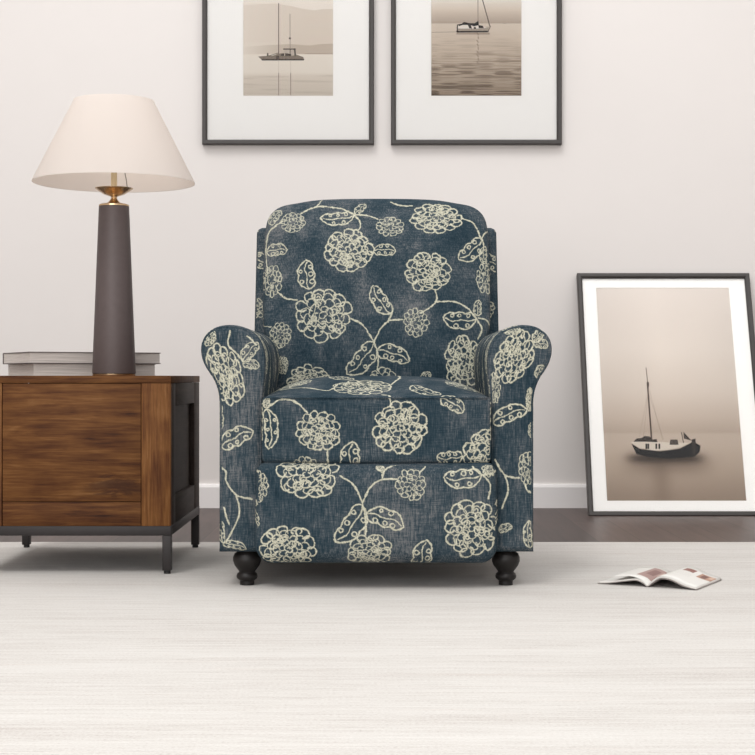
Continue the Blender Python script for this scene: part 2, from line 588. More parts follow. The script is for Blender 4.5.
def rounded_block(name, hx, hy, hz, rx, ctr, mats, front_uv, parent, step=.011, deform=None, top_uv=None, label=None, wrap=False):
    """rounded upholstered block; slot 0 on the front (and top if top_uv), slot 1 elsewhere"""
    bm = bmesh.new()
    def axis(h):
        n = max(4, int(2 * h / step))
        return [-h + 2 * h * i / n for i in range(n + 1)]
    X, Y, Z = axis(hx), axis(hy), axis(hz)
    faces = []
    def grid(A, B, mk, tag):
        vs = [[bm.verts.new(mk(a, b)) for b in B] for a in A]
        for i in range(len(A) - 1):
            for j in range(len(B) - 1):
                f = bm.faces.new((vs[i][j], vs[i + 1][j], vs[i + 1][j + 1], vs[i][j + 1]))
                faces.append((f, tag))
    grid(X, Z, lambda a, b: (a, -hy, b), 'front'); grid(X, Z, lambda a, b: (a, hy, b), 'back')
    grid(X, Y, lambda a, b: (a, b, hz), 'top'); grid(X, Y, lambda a, b: (a, b, -hz), 'bottom')
    grid(Y, Z, lambda a, b: (-hx, a, b), 'side'); grid(Y, Z, lambda a, b: (hx, a, b), 'side')
    orig = {v: Vector(v.co) for v in bm.verts}
    for v in bm.verts:
        p = orig[v]
        inner = Vector((max(-(hx - rx), min(hx - rx, p.x)), max(-(hy - rx), min(hy - rx, p.y)), max(-(hz - rx), min(hz - rx, p.z))))
        dlt = p - inner
        q = inner + dlt.normalized() * rx if dlt.length > 1e-9 else p
        q = Vector(deform(q.x / hx, q.y / hy, q.z / hz, q)) if deform else q
        v.co = q + Vector(ctr)
    uv = bm.loops.layers.uv.new('UVMap')
    for f, tag in faces:
        if tag in ('front', 'top', 'bottom') and (top_uv or tag == 'front' or wrap):
            if tag == 'bottom' or (tag == 'top' and not top_uv):
                f.material_index = 0
                for l in f.loops:
                    c = l.vert.co
                    dd = (c.y - ctr[1] + hy) * (1 if tag == 'top' else -1)
                    l[uv].uv = front_uv(c.x - CX, c.z + dd)
                continue
            f.material_index = 0
            fn = front_uv if tag == 'front' else None
            for l in f.loops:
                c = l.vert.co
                l[uv].uv = front_uv(c.x - CX, c.z) if tag == 'front' else top_uv(c.x - CX, c.y, c.z)
        else:
            f.material_index = 1
            for l in f.loops:
                c = l.vert.co
                if tag == 'side':
                    l[uv].uv = (c.y * TS, c.z * TS)
                elif tag == 'back':
                    l[uv].uv = (c.x * TS, c.z * TS)
                else:
                    l[uv].uv = (c.x * TS, c.y * TS)
    bmesh.ops.remove_doubles(bm, verts=bm.verts[:], dist=1e-5)
    return from_bm(name, bm, mats, parent, label, smooth=True)

# --- seat cushion: front boxing + crowned top
SF, ST_ = 3.53, .435
seat_cv = Canvas(-.28, .28, .27, 1.03, 1100)
MS = lambda x, y: PX(x + .8, y, 3.53)
def MT(x, s):   # top of the seat: pixel column, metres back from the front edge
    d = 3.53 + s
    return ((x + .8 - 377.5) * d / F, ST_ + s)
motifs(seat_cv, MS, [
    ('F', 319, 431, 22, 20), ('F', 400, 428, 27, 26), ('F', 489, 455, 26, 26), ('F', 306, 471, 15, 14),
    ('L', 267, 409, 269, 449, 14, .1), ('L', 352, 476, 353, 442, 20), ('L', 463, 456, 437, 457, 14), ('L', 441, 398, 464, 412, 14),
    ('L', 267, 408, 268, 398, 7),
    ('S', [(267, 408), (282, 399), (296, 402), (308, 413)]), ('S', [(328, 450), (328, 457), (329, 466)]),
    ('S', [(382, 394), (390, 398), (391, 406)])])
for (x, s, rx) in ((362, .075, .068), (470, .16, .06), (290, .17, .055), (400, .30, .05), (330, .36, .04)):
    c = MT(x, s); flower(seat_cv, c[0], c[1], rx, rx)
leaf(seat_cv, MT(440, .01), MT(413, .09), .042)
leaf(seat_cv, MT(352, .15), MT(336, .24), .04)
leaf(seat_cv, MT(420, .38), MT(452, .33), .04)
seat_cv.stroke(catmull([MT(283, .11), MT(305, .085), MT(328, .045), MT(338, .10)], 7), .0043)
seat_cv.stroke(catmull([MT(391, .09), MT(400, .18), MT(398, .25)], 7), .0043)
SEATM = fabric('floral_fabric_seat', seat_cv.image('floral_seat'))
su = canvas_uv(seat_cv)
def seat_def(u, v, w, q):
    x, y, z = q
    t = (y + .31) / .62                       # 0 front .. 1 back
    if w > .2:
        k = (w - .2) / .8
        g = math.sin(PI / 2 * min(1, max(0, t) / .42)) * (1 - .25 * max(0, t - .6))
        z += .048 * (1 - min(1, abs(u)) ** 4) * g * k
    y -= .010 * max(0, 1 - u * u) * (1 - t)
    return (x, y, z)
rounded_block('seat_cushion', .261, .31, .0755, .011, (CX, 3.84, .3605), [SEATM, TILE], su, chair, .010, seat_def,
              top_uv=lambda x, y, z: su(x, ST_ + (y - 3.53) * 1.02))
# welt along the top front edge and sides
welt = [(CX - .2585, 3.98, .4335), (CX - .2585, 3.60, .4335), (CX - .257, 3.545, .4335), (CX - .25, 3.5305, .4335)]
for i in range(21):
    u = -.96 + 1.92 * i / 20
    welt.append((CX + .261 * u, 3.5295 - .010 * max(0, 1 - u * u), .4345))
welt += [(CX + .25, 3.5305, .4335), (CX + .257, 3.545, .4335), (CX + .2585, 3.60, .4335), (CX + .2585, 3.98, .4335)]

# --- footrest
foot_cv = Canvas(-.30, .30, .05, .31, 1100)
MF = lambda x, y: PX(x + .8, y, 3.50)
motifs(foot_cv, MF, [
    ('F', 308, 473, 31, 27), ('F', 258, 487, 10, 16), ('F', 253, 523, 6, 9), ('F', 288, 549, 28, 24), ('F', 370, 553, 22, 19),
    ('F', 411, 485, 15, 15.5), ('F', 472, 528, 27, 29.5), ('F', 490, 469, 7, 8),
    ('L', 363, 505, 336, 542, 22, .1), ('L', 367, 514, 404, 527, 19), ('L', 482, 475, 444, 478, 19), ('L', 423, 578, 427, 540, 20),
    ('L', 377, 466, 384, 472, 6),
    ('S', [(340, 476), (354, 485), (363, 503)]), ('S', [(363, 503), (371, 487), (382, 480), (397, 479)]),
    ('S', [(363, 505), (366, 518), (366, 535)]), ('S', [(382, 480), (385, 471), (396, 464)]),
    ('S', [(483, 475), (491, 485), (489, 499)]), ('S', [(473, 467), (483, 475), (492, 474), (500, 479)]), ('S', [(420, 473), (426, 467)])])
FOOTM = fabric('floral_fabric_footrest', foot_cv.image('floral_footrest'))
def foot_def(u, v, w, q):
    x, y, z = q
    e = (1 - min(1, abs(u)) ** 4) * (1 - min(1, abs(w)) ** 4)
    y -= .014 * e * (1 - v) / 2
    # softly rounded lower corners
    if w < 0 and abs(u) > .86:
        k = (abs(u) - .86) / .14
        z += .020 * k * k * (-w)
    x *= 1 - .012 * max(0, w)
    return (x, y, z)
rounded_block('footrest', .2755, .045, .1145, .024, (CX, 3.559, .1730), [FOOTM, TILE], canvas_uv(foot_cv), chair, .009, foot_def, wrap=True)
# frame box under the seat
box('seat_frame', CX - .262, CX + .262, 3.606, 4.35, .11, .284, TILE, chair, bev=.01)

# --- back cushion
back_cv = Canvas(-.34, .34, .42, 1.02, 1100)
def MB(x, y):
    d = 4.02 + max(0, (377.5 - y) / 180) * .15 - .03
    return PX(x + .8, y, d)
motifs(back_cv, MB, [
    ('F', 292, 220, 12.5, 11), ('F', 348, 249, 25, 22), ('F', 390.5, 225, 14, 10), ('F', 437, 216, 26, 16), ('F', 429, 271, 23, 20),
    ('F', 323, 314, 28, 27), ('F', 270, 279, 11, 16), ('F', 279, 334, 11, 13), ('F', 416, 322, 13, 14), ('F', 465, 361, 19, 27),
    ('F', 308, 382, 22, 17), ('F', 383, 382, 15, 14), ('F', 488, 276, 10, 17), ('F', 281, 365, 6, 9),
    ('L', 354, 213, 320, 216, 14), ('L', 355, 212, 366, 202, 8), ('L', 265, 250, 286, 248, 13), ('L', 309, 288, 306, 259, 18),
    ('L', 391, 313, 373, 285, 16), ('L', 374, 342, 347, 374, 20), ('L', 377, 350, 410, 361, 17), ('L', 478, 318, 444, 317, 18),
    ('L', 480, 315, 481, 299, 8), ('L', 484, 237, 460, 258, 17), ('L', 374, 250, 396, 250, 12), ('L', 268, 222, 280, 208, 9),
    ('L', 424, 384, 430, 372, 10), ('L', 486, 262, 487, 244, 8),
    ('S', [(266, 272), (264, 246), (268, 229), (281, 219)]), ('S', [(300, 211), (316, 204), (340, 206), (354, 213), (360, 221), (358, 231)]),
    ('S', [(316, 204), (321, 197)]), ('S', [(355, 213), (367, 213), (378, 217)]), ('S', [(276, 290), (284, 297), (296, 299)]),
    ('S', [(351, 318), (363, 325), (374, 341)]), ('S', [(374, 342), (381, 328), (390, 320), (403, 319)]), ('S', [(388, 322), (392, 313)]),
    ('S', [(374, 342), (378, 353), (378, 370)]), ('S', [(436, 290), (437, 301), (424, 311), (420, 312)]),
    ('S', [(436, 301), (456, 301), (470, 308), (478, 318)]), ('S', [(478, 318), (484, 328), (480, 338)]),
    ('S', [(480, 317), (490, 320), (494, 333)]), ('S', [(464, 216), (476, 222), (483, 237)]), ('S', [(483, 237), (488, 230), (494, 228)]),
    ('S', [(391, 199), (402, 203), (413, 203)]), ('S', [(258, 325), (269, 326)])])
BACKM = fabric('floral_fabric_back', back_cv.image('floral_back'))

def inflate(name, outline, yfront, thick, edge, puff, shear, z_ref, mats, uvf, parent, rings=26):
    """closed XZ outline, front and back domes joined by a rounded rim"""
    bm = bmesh.new()
    n = len(outline)
    cx = sum(p[0] for p in outline) / n; cz = sum(p[1] for p in outline) / n
    rows = []      # (scale-inset, y, tag)
    prof = []
    for i in range(rings + 1):
        s = i / rings
        prof.append(('f', s))
    for k in range(1, 6):
        prof.append(('r', k / 5))
    vr = []
    def place(s_in, x, z, y):
        return bm.verts.new((x + CX, y + shear * (z - z_ref), z))
    # front rings from the centre to the start of the rim
    for kind, s in prof:
        ring = []
        for (x, z) in outline:
            dx, dz = x - cx, z - cz
            L = math.hypot(dx, dz)
            if kind == 'f':
                t = (L - edge) / L * s
                y = yfront + edge - edge - puff * (1 - s ** 3.2)
            else:
                a = s * PI / 2
                t = (L - edge + edge * math.sin(a)) / L
                y = yfront + edge * (1 - math.cos(a))
            ring.append((cx + dx * t, cz + dz * t, y))
        vr.append(ring)
    vr.append([(x, z, yfront + thick - edge) for x, z in outline])
    for k in range(1, 5):
        a = k / 4 * PI / 2
        vr.append([(cx + (x - cx) * (1 - edge * (1 - math.cos(a)) / math.hypot(x - cx, z - cz)),
                    cz + (z - cz) * (1 - edge * (1 - math.cos(a)) / math.hypot(x - cx, z - cz)), yfront + thick - edge + edge * math.sin(a)) for x, z in outline])
    uvl = bm.loops.layers.uv.new('UVMap')
    center = place(0, cx, cz, yfront - puff)
    V = [[place(0, x, z, y) for (x, z, y) in ring] for ring in vr[1:]]
    def setuv(f, front):
        f.material_index = 0 if front else 1
        for l in f.loops:
            c = l.vert.co
            l[uvl].uv = uvf(c.x - CX, c.z) if front else (c.x * TS + c.y * TS, c.z * TS)
    for i in range(n):
        j = (i + 1) % n
        setuv(bm.faces.new((center, V[0][i], V[0][j])), True)
        for a in range(len(V) - 1):
            setuv(bm.faces.new((V[a][i], V[a + 1][i], V[a + 1][j], V[a][j])), a < rings + 3)
    f = bm.faces.new(V[-1]); setuv(f, False)
    return from_bm(name, bm, mats, parent, smooth=True)

# outline in metres about x=0 (front view of the back cushion)
kb = 4.12 / F
half = [(0, 199.2), (40, 199.6), (62, 200.8), (80, 203.6), (96, 206.8), (105.5, 212.5), (111, 221), (113.3, 233), (114, 250), (114.8, 275), (114.5, 300), (113, 330),
        (106, 350), (103, 370), (103, 392), (100, 402), (85, 405), (40, 405), (0, 405)]
pr = [(x * kb, EYE + (377.5 - y) * kb) for x, y in half]
# the top leans back, so give it its true height there
pr = [(x * (1 + .012 * (z - .6)), z + .015 * max(0, z - .6) / .36) for x, z in pr]
outl = pr + [(-x, z) for x, z in pr[-2:0:-1]]
outl = catmull(outl, 6, closed=True)
inflate('back_cushion', outl, 4.055, .15, .028, .035, .30, .45, [BACKM, TILE], canvas_uv(back_cv), chair)

# --- outer back frame with wings, just wider than the cushion
def bf_def(u, v, w, q):
    x, y, z = q
    zz = z + .64
    y += .30 * (zz - .45)
    return (x, y, z)
rounded_block('back_frame', .331, .065, .247, .016, (CX, 4.225, .647), [TILE, TILE], lambda x, z: (x * TS + .33, z * TS + .1), chair, .014, bf_def)
box('back_base', CX - .30, CX + .30, 4.16, 4.36, .10, .44, TILE, chair, bev=.015)

# --- arms
arm_px = [(219.5, 551.5), (219.5, 500), (219.5, 450), (219.5, 415), (219.3, 400), (217.5, 389), (213.5, 379), (207, 369), (202.7, 360), (201, 350), (202.6, 340.5), (208, 332.5),
          (217, 327), (228, 325), (240, 326), (251, 330.5), (259.5, 338.5), (264.3, 349), (265.8, 362), (265, 378), (263.5, 395), (263, 420), (263, 480), (263, 551.5)]
kA = 3.578 / F
def arm_outline(sgn):
    pts = []
    for x, y in arm_px:
        X = (x - 376.3) * kA
        pts.append((-X * sgn if sgn > 0 else X, EYE + (377.5 - y) * kA))
    body = catmull(pts, 4)
    return body
def build_arm(sgn, items):
    cv = Canvas(.22 if sgn > 0 else -.44, .44 if sgn > 0 else -.22, .06, .62, 1100)
    motifs(cv, lambda x, y: PX(x + 1.2, y, 3.56), items)
    am = fabric('floral_fabric_arm', cv.image('floral_arm'))
    ol = arm_outline(sgn)
    uvf = canvas_uv(cv)
    bm = bmesh.new()
    y0, y1 = 3.560, 4.17
    n = len(ol)
    cxm = sum(p[0] for p in ol) / n
    # per-vertex inward normals for the rounded front edge
    def inset(o):
        res = []
        for i, (x, z) in enumerate(ol):
            a = ol[(i - 1) % n]; b = ol[(i + 1) % n]
            tx, tz = b[0] - a[0], b[1] - a[1]
            L = math.hypot(tx, tz) or 1
            nx, nz = (tz / L, -tx / L) if sgn < 0 else (-tz / L, tx / L)
            res.append((x + nx * o, z + nz * o))
        return res
    rows = []
    E = .017
    for k in range(7):
        a = k / 6 * PI / 2
        rows.append([(x, y0 + E * (1 - math.sin(a)), z) for x, z in inset(E * (1 - math.cos(a)))])
    # rows[0] = full outline at y0+E ; rows[-1] = inset at y0
    back = [(x, y1, z) for x, z in ol]
    V = [[bm.verts.new((x + CX, y, z)) for x, y, z in r_] for r_ in rows]
    mid = [[bm.verts.new((x + CX, y0 + E + (y1 - y0 - E) * t, z)) for x, z in ol] for t in (.12, .3, .5, .75, 1)]
    per = [0]
    for i in range(n):
        a, b = ol[i], ol[(i + 1) % n]
        per.append(per[-1] + math.hypot(a[0] - b[0], a[1] - b[1]))
    uvl = bm.loops.layers.uv.new('UVMap')
    for i in range(n):
        j = (i + 1) % n
        for a in range(6):
            f = bm.faces.new((V[a][i], V[a][j], V[a + 1][j], V[a + 1][i]))
            for l in f.loops:
                l[uvl].uv = uvf(l.vert.co.x - CX, l.vert.co.z)
        cols = [V[0]] + mid
        for a in range(5):
            f = bm.faces.new((cols[a][i], cols[a + 1][i], cols[a + 1][j], cols[a][j]))
            f.material_index = 1
            for l, p in zip(f.loops, (per[i], per[i], per[i + 1], per[i + 1])):
                l[uvl].uv = (p * TS, l.vert.co.y * TS)
    f = bm.faces.new(V[-1])
    for l in f.loops:
        l[uvl].uv = uvf(l.vert.co.x - CX, l.vert.co.z)
    f2 = bm.faces.new(mid[-1][::-1]); f2.material_index = 1
    arm = from_bm('rolled_arm', bm, [am, TILE], chair, auto=50)
    # welt following the front panel
    pts = [(x + CX, y0 + .0065, z) for x, z in inset(.005)]
    pts = pts[2:-2]
    w = tube('welt', pts, .0032, TILE, None, n=8)
    w.parent = arm
    w.data.transform(Matrix.Translation(-Vector(chair.location)))
    return arm
build_arm(-1, [
    ('F', 225, 375, 17, 32, .32), ('F', 208, 337, 8, 9), ('F', 217, 420, 6, 20),
    ('L', 243, 361, 258, 343, 13), ('L', 243, 364, 259, 366, 10), ('L', 221, 447, 253, 431, 18), ('L', 223, 544, 246, 549, 8), ('L', 223, 543, 222, 522, 7),
    ('S', [(230, 331), (228, 345), (236, 353), (243, 362)]), ('S', [(219, 466), (226, 472), (226, 481), (236, 495), (252, 499)]),
    ('S', [(236, 495), (239, 515), (226, 542)]), ('S', [(224, 508), (226, 516), (229, 524)]), ('S', [(247, 336), (252, 340), (256, 345)])])
build_arm(1, [
    ('F', 514, 357, 18, 28, -.45), ('F', 494, 388, 6, 16), ('F', 512, 330, 9, 5), ('F', 530, 400, 4, 12),
    ('L', 534, 343, 548, 346, 10), ('L', 534, 342, 543, 331, 10), ('L', 493, 423, 527, 409, 16), ('L', 499, 531, 512, 526, 8), ('L', 530, 548, 529, 521, 9),
    ('F', 528, 468, 10, 17), ('F', 533, 430, 5, 8), ('L', 537, 378, 543, 365, 8),
    ('S', [(495, 460), (505, 475), (519, 478)]), ('S', [(505, 475), (508, 490), (502, 508)]), ('S', [(525, 484), (527, 490), (533, 494)])])
tube('welt', welt, .0017, TILE, chair, n=8)

# --- feet
lp = [(.0001, .0855), (.020, .085), (.022, .078), (.029, .073), (.0325, .064), (.0325, .056), (.029, .046), (.0225, .037), (.0185, .032), (.0185, .030), (.0225, .027),
      (.0245, .021), (.0235, .016), (.019, .012), (.0165, .010), (.0165, .001), (.0001, .0005)]
for x in (-.2995, .2995):
    for y in (3.603, 4.30):
        lathe('leg', lp if y < 4 else [(r_, z * 1.22) for r_, z in lp], CX + x, y, LEGM, chair, 40)

# ------------------------------------------------------------------ side table
TX0, TX1, TY0, TY1 = -1.003, -.504, 3.80, 4.41
table = empty('side_table', ((TX0 + TX1) / 2, (TY0 + TY1) / 2, 0), 'rustic brown wood side table on a charcoal metal base beside the armchair', 'side table')
WX = wood('rustic_wood_horizontal', 'x', 1.7)
WXF = wood('rustic_wood_front', 'x', 4.2, knot=(.12, .213, .10, .022))
WZ = wood('rustic_wood_vertical', 'z', 6.3, gain=1.2)
k = TY0 / F
zt = .4845
box('top_board', TX0, TX1, TY0, TY1, .4665, zt, WX, table, bev=.0015)
# left and right stiles, panel and bottom rail
zb = .117
xpl, xpr = PX(2, 0, TY0)[0], PX(141, 0, TY0)[0]
box('stile', TX0 + .002, xpl - .0008, TY0 + .001, TY0 + .03, zb, .4660, WZ, table, bev=.001)
box('stile', xpr + .0008, TX1 - .0012, TY0 + .001, TY0 + .03, zb, .4660, WZ, table, bev=.001)
zr = PX(0, 502, TY0)[1]
box('bottom_rail', xpl + .0008, xpr - .0008, TY0 + .0025, TY0 + .03, zb, zr - .0008, WX, table, bev=.001)
box('front_panel', xpl + .0008, xpr - .0008, TY0 + .0025, TY0 + .03, zr + .0008, .4655, WXF, table, bev=.001)
def side_frame(xo, xi, xr):
    """side of framed panel: outer face at xo, rim thickness to xi, recessed panel at xr"""
    bm = bmesh.new()
    lo, hi = min(xo, xi), max(xo, xi)
    ya, yb, za, zc = TY0 + .09, 4.29, .184, .41
    bm_box(bm, lo, hi, TY0 + .031, ya, zb, .4660, .0008)
    bm_box(bm, lo, hi, yb, TY1 - .001, zb, .4660, .0008)
    bm_box(bm, lo, hi, ya, yb, zb, za, .0008)
    bm_box(bm, lo, hi, ya, yb, zc, .4660, .0008)
    sf = from_bm('side_frame', bm, DARKWOOD, table, auto=35)
    bm = bmesh.new()
    bm_box(bm, min(xi, xr), max(xi, xr), ya - .01, yb + .01, za - .01, zc + .01)
    from_bm('side_panel', bm, DARKWOOD, table)
side_frame(TX1 - .001, TX1 - .014, TX1 - .022)
side_frame(TX0 + .001, TX0 + .014, TX0 + .022)
box('back_panel', TX0 + .02, TX1 - .02, TY1 - .02, TY1 - .004, zb, .4660, DARKWOOD, table)
# metal base
zm = .0935
bm = bmesh.new()
bm_box(bm, TX0, TX1, TY0, TY0 + .022, zm, zb, .0012)
bm_box(bm, TX0, TX1, TY1 - .022, TY1, zm, zb, .0012)
bm_box(bm, TX0, TX0 + .022, TY0 + .022, TY1 - .022, zm, zb, .0012)
bm_box(bm, TX1 - .022, TX1, TY0 + .022, TY1 - .022, zm, zb, .0012)
bm_box(bm, TX0 + .03, TX1 - .03, TY0 + .03, TY1 - .03, zb - .004, zb + .008)
from_bm('metal_base', bm, METAL, table, auto=35)
for x in (TX0, TX1 - .022):
    for y in (TY0, TY1 - .022):
        lg = box('leg', x, x + .022, y, y + .022, .008, zm, METAL, table, bev=.0012)
        pd = lathe('foot_pad', [(.0001, .0), (.0085, .0), (.0085, .006), (.006, .009), (.0001, .009)], x + .011, y + .011, PAD, None, 20)
        pd.data.transform(Matrix.Translation(-Vector(table.location)))
        pd.parent = lg

# ------------------------------------------------------------------ lamp
LX, LY = (114 - 377.5) * 3.99 / F, 3.99
lamp = empty('table_lamp', (LX, LY, zt), 'table lamp with white cone shade and dark tapered column on the side table', 'lamp')
kl = 3.99 / F
L0 = zt
lathe('base_ring', [(.0001, L0 + .0002), (.054, L0 + .0002), (.0545, L0 + .001), (.0545, L0 + .0045), (.053, L0 + .0055), (.0001, L0 + .0055)], LX, LY, BRASS, lamp)
z1_ = EYE + (377.5 - 206.5) * kl
lathe('column', [(.0001, L0 + .0056), (.0545, L0 + .0056), (.0553, L0 + .008), (.0385, z1_ - .001), (.0375, z1_), (.0001, z1_)], LX, LY, COLUMN, lamp, 96)
zz = lambda py: EYE + (377.5 - py) * kl
lathe('brass_cup', [(.0001, z1_ + .0002), (.0385, z1_ + .0002), (.0385, zz(205)), (.034, zz(204.2)), (.018, zz(203.2)), (.012, zz(201)), (.0075, zz(198.5)), (.0075, zz(197)),
                    (.012, zz(196.2)), (.026, zz(194.5)), (.038, zz(191.5)), (.0485, zz(188.6)), (.0487, zz(188.2)), (.046, zz(188.8)), (.030, zz(192.3)), (.010, zz(194)), (.0001, zz(194))], LX, LY, BRASS, lamp, 96)
lathe('candle_tube', [(.0001, zz(194)), (.0078, zz(194)), (.0078, zz(165)), (.0001, zz(165))], LX, LY, CANDLE, lamp, 32)
lathe('bulb', [(.0001, zz(165)), (.013, zz(165)), (.014, zz(160)), (.024, zz(152)), (.029, zz(144)), (.026, zz(136)), (.014, zz(130)), (.0001, zz(128.5))], LX, LY, simple('frosted_bulb', srgb(240, 238, 230), .3), lamp, 32)
tube('switch_cord', catmull([(LX + .027, LY - .01, zz(160)), (LX + .030, LY - .01, zz(174)), (LX + .033, LY - .01, zz(180)), (LX + .036, LY - .01, zz(189.5))], 6), .0011, CORD, lamp)
zs0, zs1 = zz(183), zz(101)
rs0, rs1 = 80.3 * kl, 40 * kl
lathe('lamp_shade', [(rs0, zs0), (rs0 - .0015, zs0 + .001), (rs0 - .002, zs0 + .004), (rs1 - .002, zs1 - .004), (rs1 - .0015, zs1), (rs1, zs1), (rs1 + .0004, zs1 - .003), (rs0 + .0002, zs0 + .003), (rs0, zs0)], LX, LY, SHADE, lamp, 128)
bm_pts = []
for a in (0, 2 * PI / 3, 4 * PI / 3):
    pass
sp_ = bmesh.new()
def rod(bm, a, b, r, n=8):
    a, b = Vector(a), Vector(b); t = (b - a).normalized()
    u = t.orthogonal().normalized(); w = t.cross(u)
    A = [bm.verts.new(a + u * r * math.cos(2 * PI * i / n) + w * r * math.sin(2 * PI * i / n)) for i in range(n)]
    B = [bm.verts.new(b + u * r * math.cos(2 * PI * i / n) + w * r * math.sin(2 * PI * i / n)) for i in range(n)]
    for i in range(n):
        bm.faces.new((A[i], A[(i + 1) % n], B[(i + 1) % n], B[i]))
    bm.faces.new(A[::-1]); bm.faces.new(B)
for i in range(3):
    a = .5 + i * 2 * PI / 3
    rod(sp_, (LX, LY, zs1 - .02), (LX + (rs1 - .004) * math.cos(a), LY + (rs1 - .004) * math.sin(a), zs1 - .006), .0013)
for s in (-1, 1):   # harp
    hp = catmull([(LX + s * .008, LY, zz(166)), (LX + s * .05, LY, zz(150)), (LX + s * .045, LY, zz(125)), (LX, LY, zs1 - .02)], 6)
    for p, q in zip(hp, hp[1:]):
        rod(sp_, p, q, .0013, 6)
from_bm('harp', sp_, BRASS, lamp, smooth=True)

# ------------------------------------------------------------------ books
COVER = simple('dark_book_cloth', srgb(92, 84, 82), .7)
COVER2 = simple('pale_book_cloth', srgb(196, 189, 184), .7)
def pages_mat(name, base, dk):
    m, nt, b = mat(name)
    b.inputs['Roughness'].default_value = .9
    tc = N(nt, 'ShaderNodeTexCoord')
    f = noise(nt, tc.outputs['Object'], 1, 3, .7, 0, (6, 6, 900))
    nt.links.new(ramp(nt, f, [(.35, dk), (.65, base)]), b.inputs['Base Color'])
    bump(nt, b, f, .3, .0005)
    return m
PAGES = pages_mat('book_pages', srgb(212, 204, 198), srgb(166, 158, 152))
def book(cornerx, d, theta, L, W, z0, z1, cov, label, t_c=.0022):
    X = PX(cornerx, 0, d)[0]
    root = empty('book', (X, d, z0), label, 'book', 'books stacked behind the lamp')
    root.rotation_euler = (0, 0, theta)
    def part(name, bm, m):
        me = bpy.data.meshes.new(name); bmesh.ops.recalc_face_normals(bm, faces=bm.faces[:]); bm.to_mesh(me); bm.free()
        o = bpy.data.objects.new(name, me); C.objects.link(o); me.materials.append(m); o.parent = root
    h = z1 - z0
    bm = bmesh.new()
    bm_box(bm, 0, L, 0, W, 0.0002, t_c, .0006); bm_box(bm, 0, L, 0, W, h - t_c, h, .0006)
    bm_box(bm, 0, L, W - .003, W, t_c, h - t_c)      # spine along the far side
    part('cover', bm, cov)
    bm = bmesh.new()
    bm_box(bm, .0025, L - .0025, .0025, W - .003, t_c, h - t_c)
    part('page_block', bm, PAGES)
kk = 3.98 / F
zbm = EYE + (377.5 - 363.6) * kk
ztp = EYE + (377.5 - 351.6) * kk
th_ = math.radians(28)
book(33, 3.99, th_, .332, .245, zt, zbm, COVER2, 'lower grey book of the two stacked behind the lamp, pale cover', .0016)
book(29, 3.98, th_, .3557, .262, zbm + .0002, ztp, COVER, 'upper grey book of the two stacked behind the lamp, thin dark cover')

# ------------------------------------------------------------------ pictures
def lerp(a, b, t):
    return a + (b - a) * t
def grad(v, stops):
    xs = [s[0] for s in stops]
    return np.stack([np.interp(v, xs, [s[1][c] for s in stops]) for c in range(3)], -1)
class Pic:
    def __init__(s, W, H, SSX=1):
        s.W, s.H = W, H
        s.y, s.x = np.mgrid[0:H, 0:W].astype(np.float32)
        s.u = (s.x + .5) / W; s.v = (s.y + .5) / H      # v down from the top
    def blend(s, cov, col):
        col = np.array(col, dtype=np.float32) / 255
        s.a = s.a * (1 - cov[..., None]) + col * cov[..., None]
    def poly(s, pts, col, alpha=1.0):
        # signed coverage by half-plane crossing test, 3x3 supersampled
        cov = np.zeros((s.H, s.W), dtype=np.float32)
        xs = [p[0] for p in pts]; ys = [p[1] for p in pts]
        i0, i1 = max(0, int(min(xs) * s.W) - 1), min(s.W, int(max(xs) * s.W) + 2)
        j0, j1 = max(0, int(min(ys) * s.H) - 1), min(s.H, int(max(ys) * s.H) + 2)
        if i1 <= i0 or j1 <= j0:
            return
        for sx in (.17, .5, .83):
            for sy in (.17, .5, .83):
                X = (s.x[j0:j1, i0:i1] + sx) / s.W; Y = (s.y[j0:j1, i0:i1] + sy) / s.H
                ins = np.zeros(X.shape, dtype=bool)
                n = len(pts)
                for k in range(n):
                    xa, ya = pts[k]; xb, yb = pts[(k + 1) % n]
                    if ya == yb:
                        continue
                    c = ((ya > Y) != (yb > Y)) & (X < (xb - xa) * (Y - ya) / (yb - ya) + xa)
                    ins ^= c
                cov[j0:j1, i0:i1] += ins / 9
        s.blend(cov * alpha, col)
    def line(s, a, b, w, col, alpha=1.0):
        ax, ay, bx, by = a[0] * s.W, a[1] * s.H, b[0] * s.W, b[1] * s.H
        dx, dy = bx - ax, by - ay
        t = np.clip(((s.x + .5 - ax) * dx + (s.y + .5 - ay) * dy) / (dx * dx + dy * dy + 1e-9), 0, 1)
        d = np.hypot(s.x + .5 - ax - t * dx, s.y + .5 - ay - t * dy)
        s.blend(np.clip(w * s.W / 2 - d + .5, 0, 1) * min(1, 1) * alpha, col)
    def image(s, name):
        return make_image(name, np.clip(s.a[::-1], 0, 1).astype(np.float32), 'sRGB')
def smooth_noise(H, W, gy, gx, seed):
    r_ = np.random.RandomState(seed)
    g = r_.rand(gy + 2, gx + 2)
    yy = np.linspace(0, gy, H); xx = np.linspace(0, gx, W)
    yi = yy.astype(int); xi = xx.astype(int)
    fy = (yy - yi)[:, None]; fx = (xx - xi)[None, :]
    fy = fy * fy * (3 - 2 * fy); fx = fx * fx * (3 - 2 * fx)
    a = g[yi][:, xi]; b = g[yi][:, xi + 1]; c = g[yi + 1][:, xi]; d = g[yi + 1][:, xi + 1]
    return (a * (1 - fx) + b * fx) * (1 - fy) + (c * (1 - fx) + d * fx) * fy

def c3(r, g, b): return (r / 255, g / 255, b / 255)
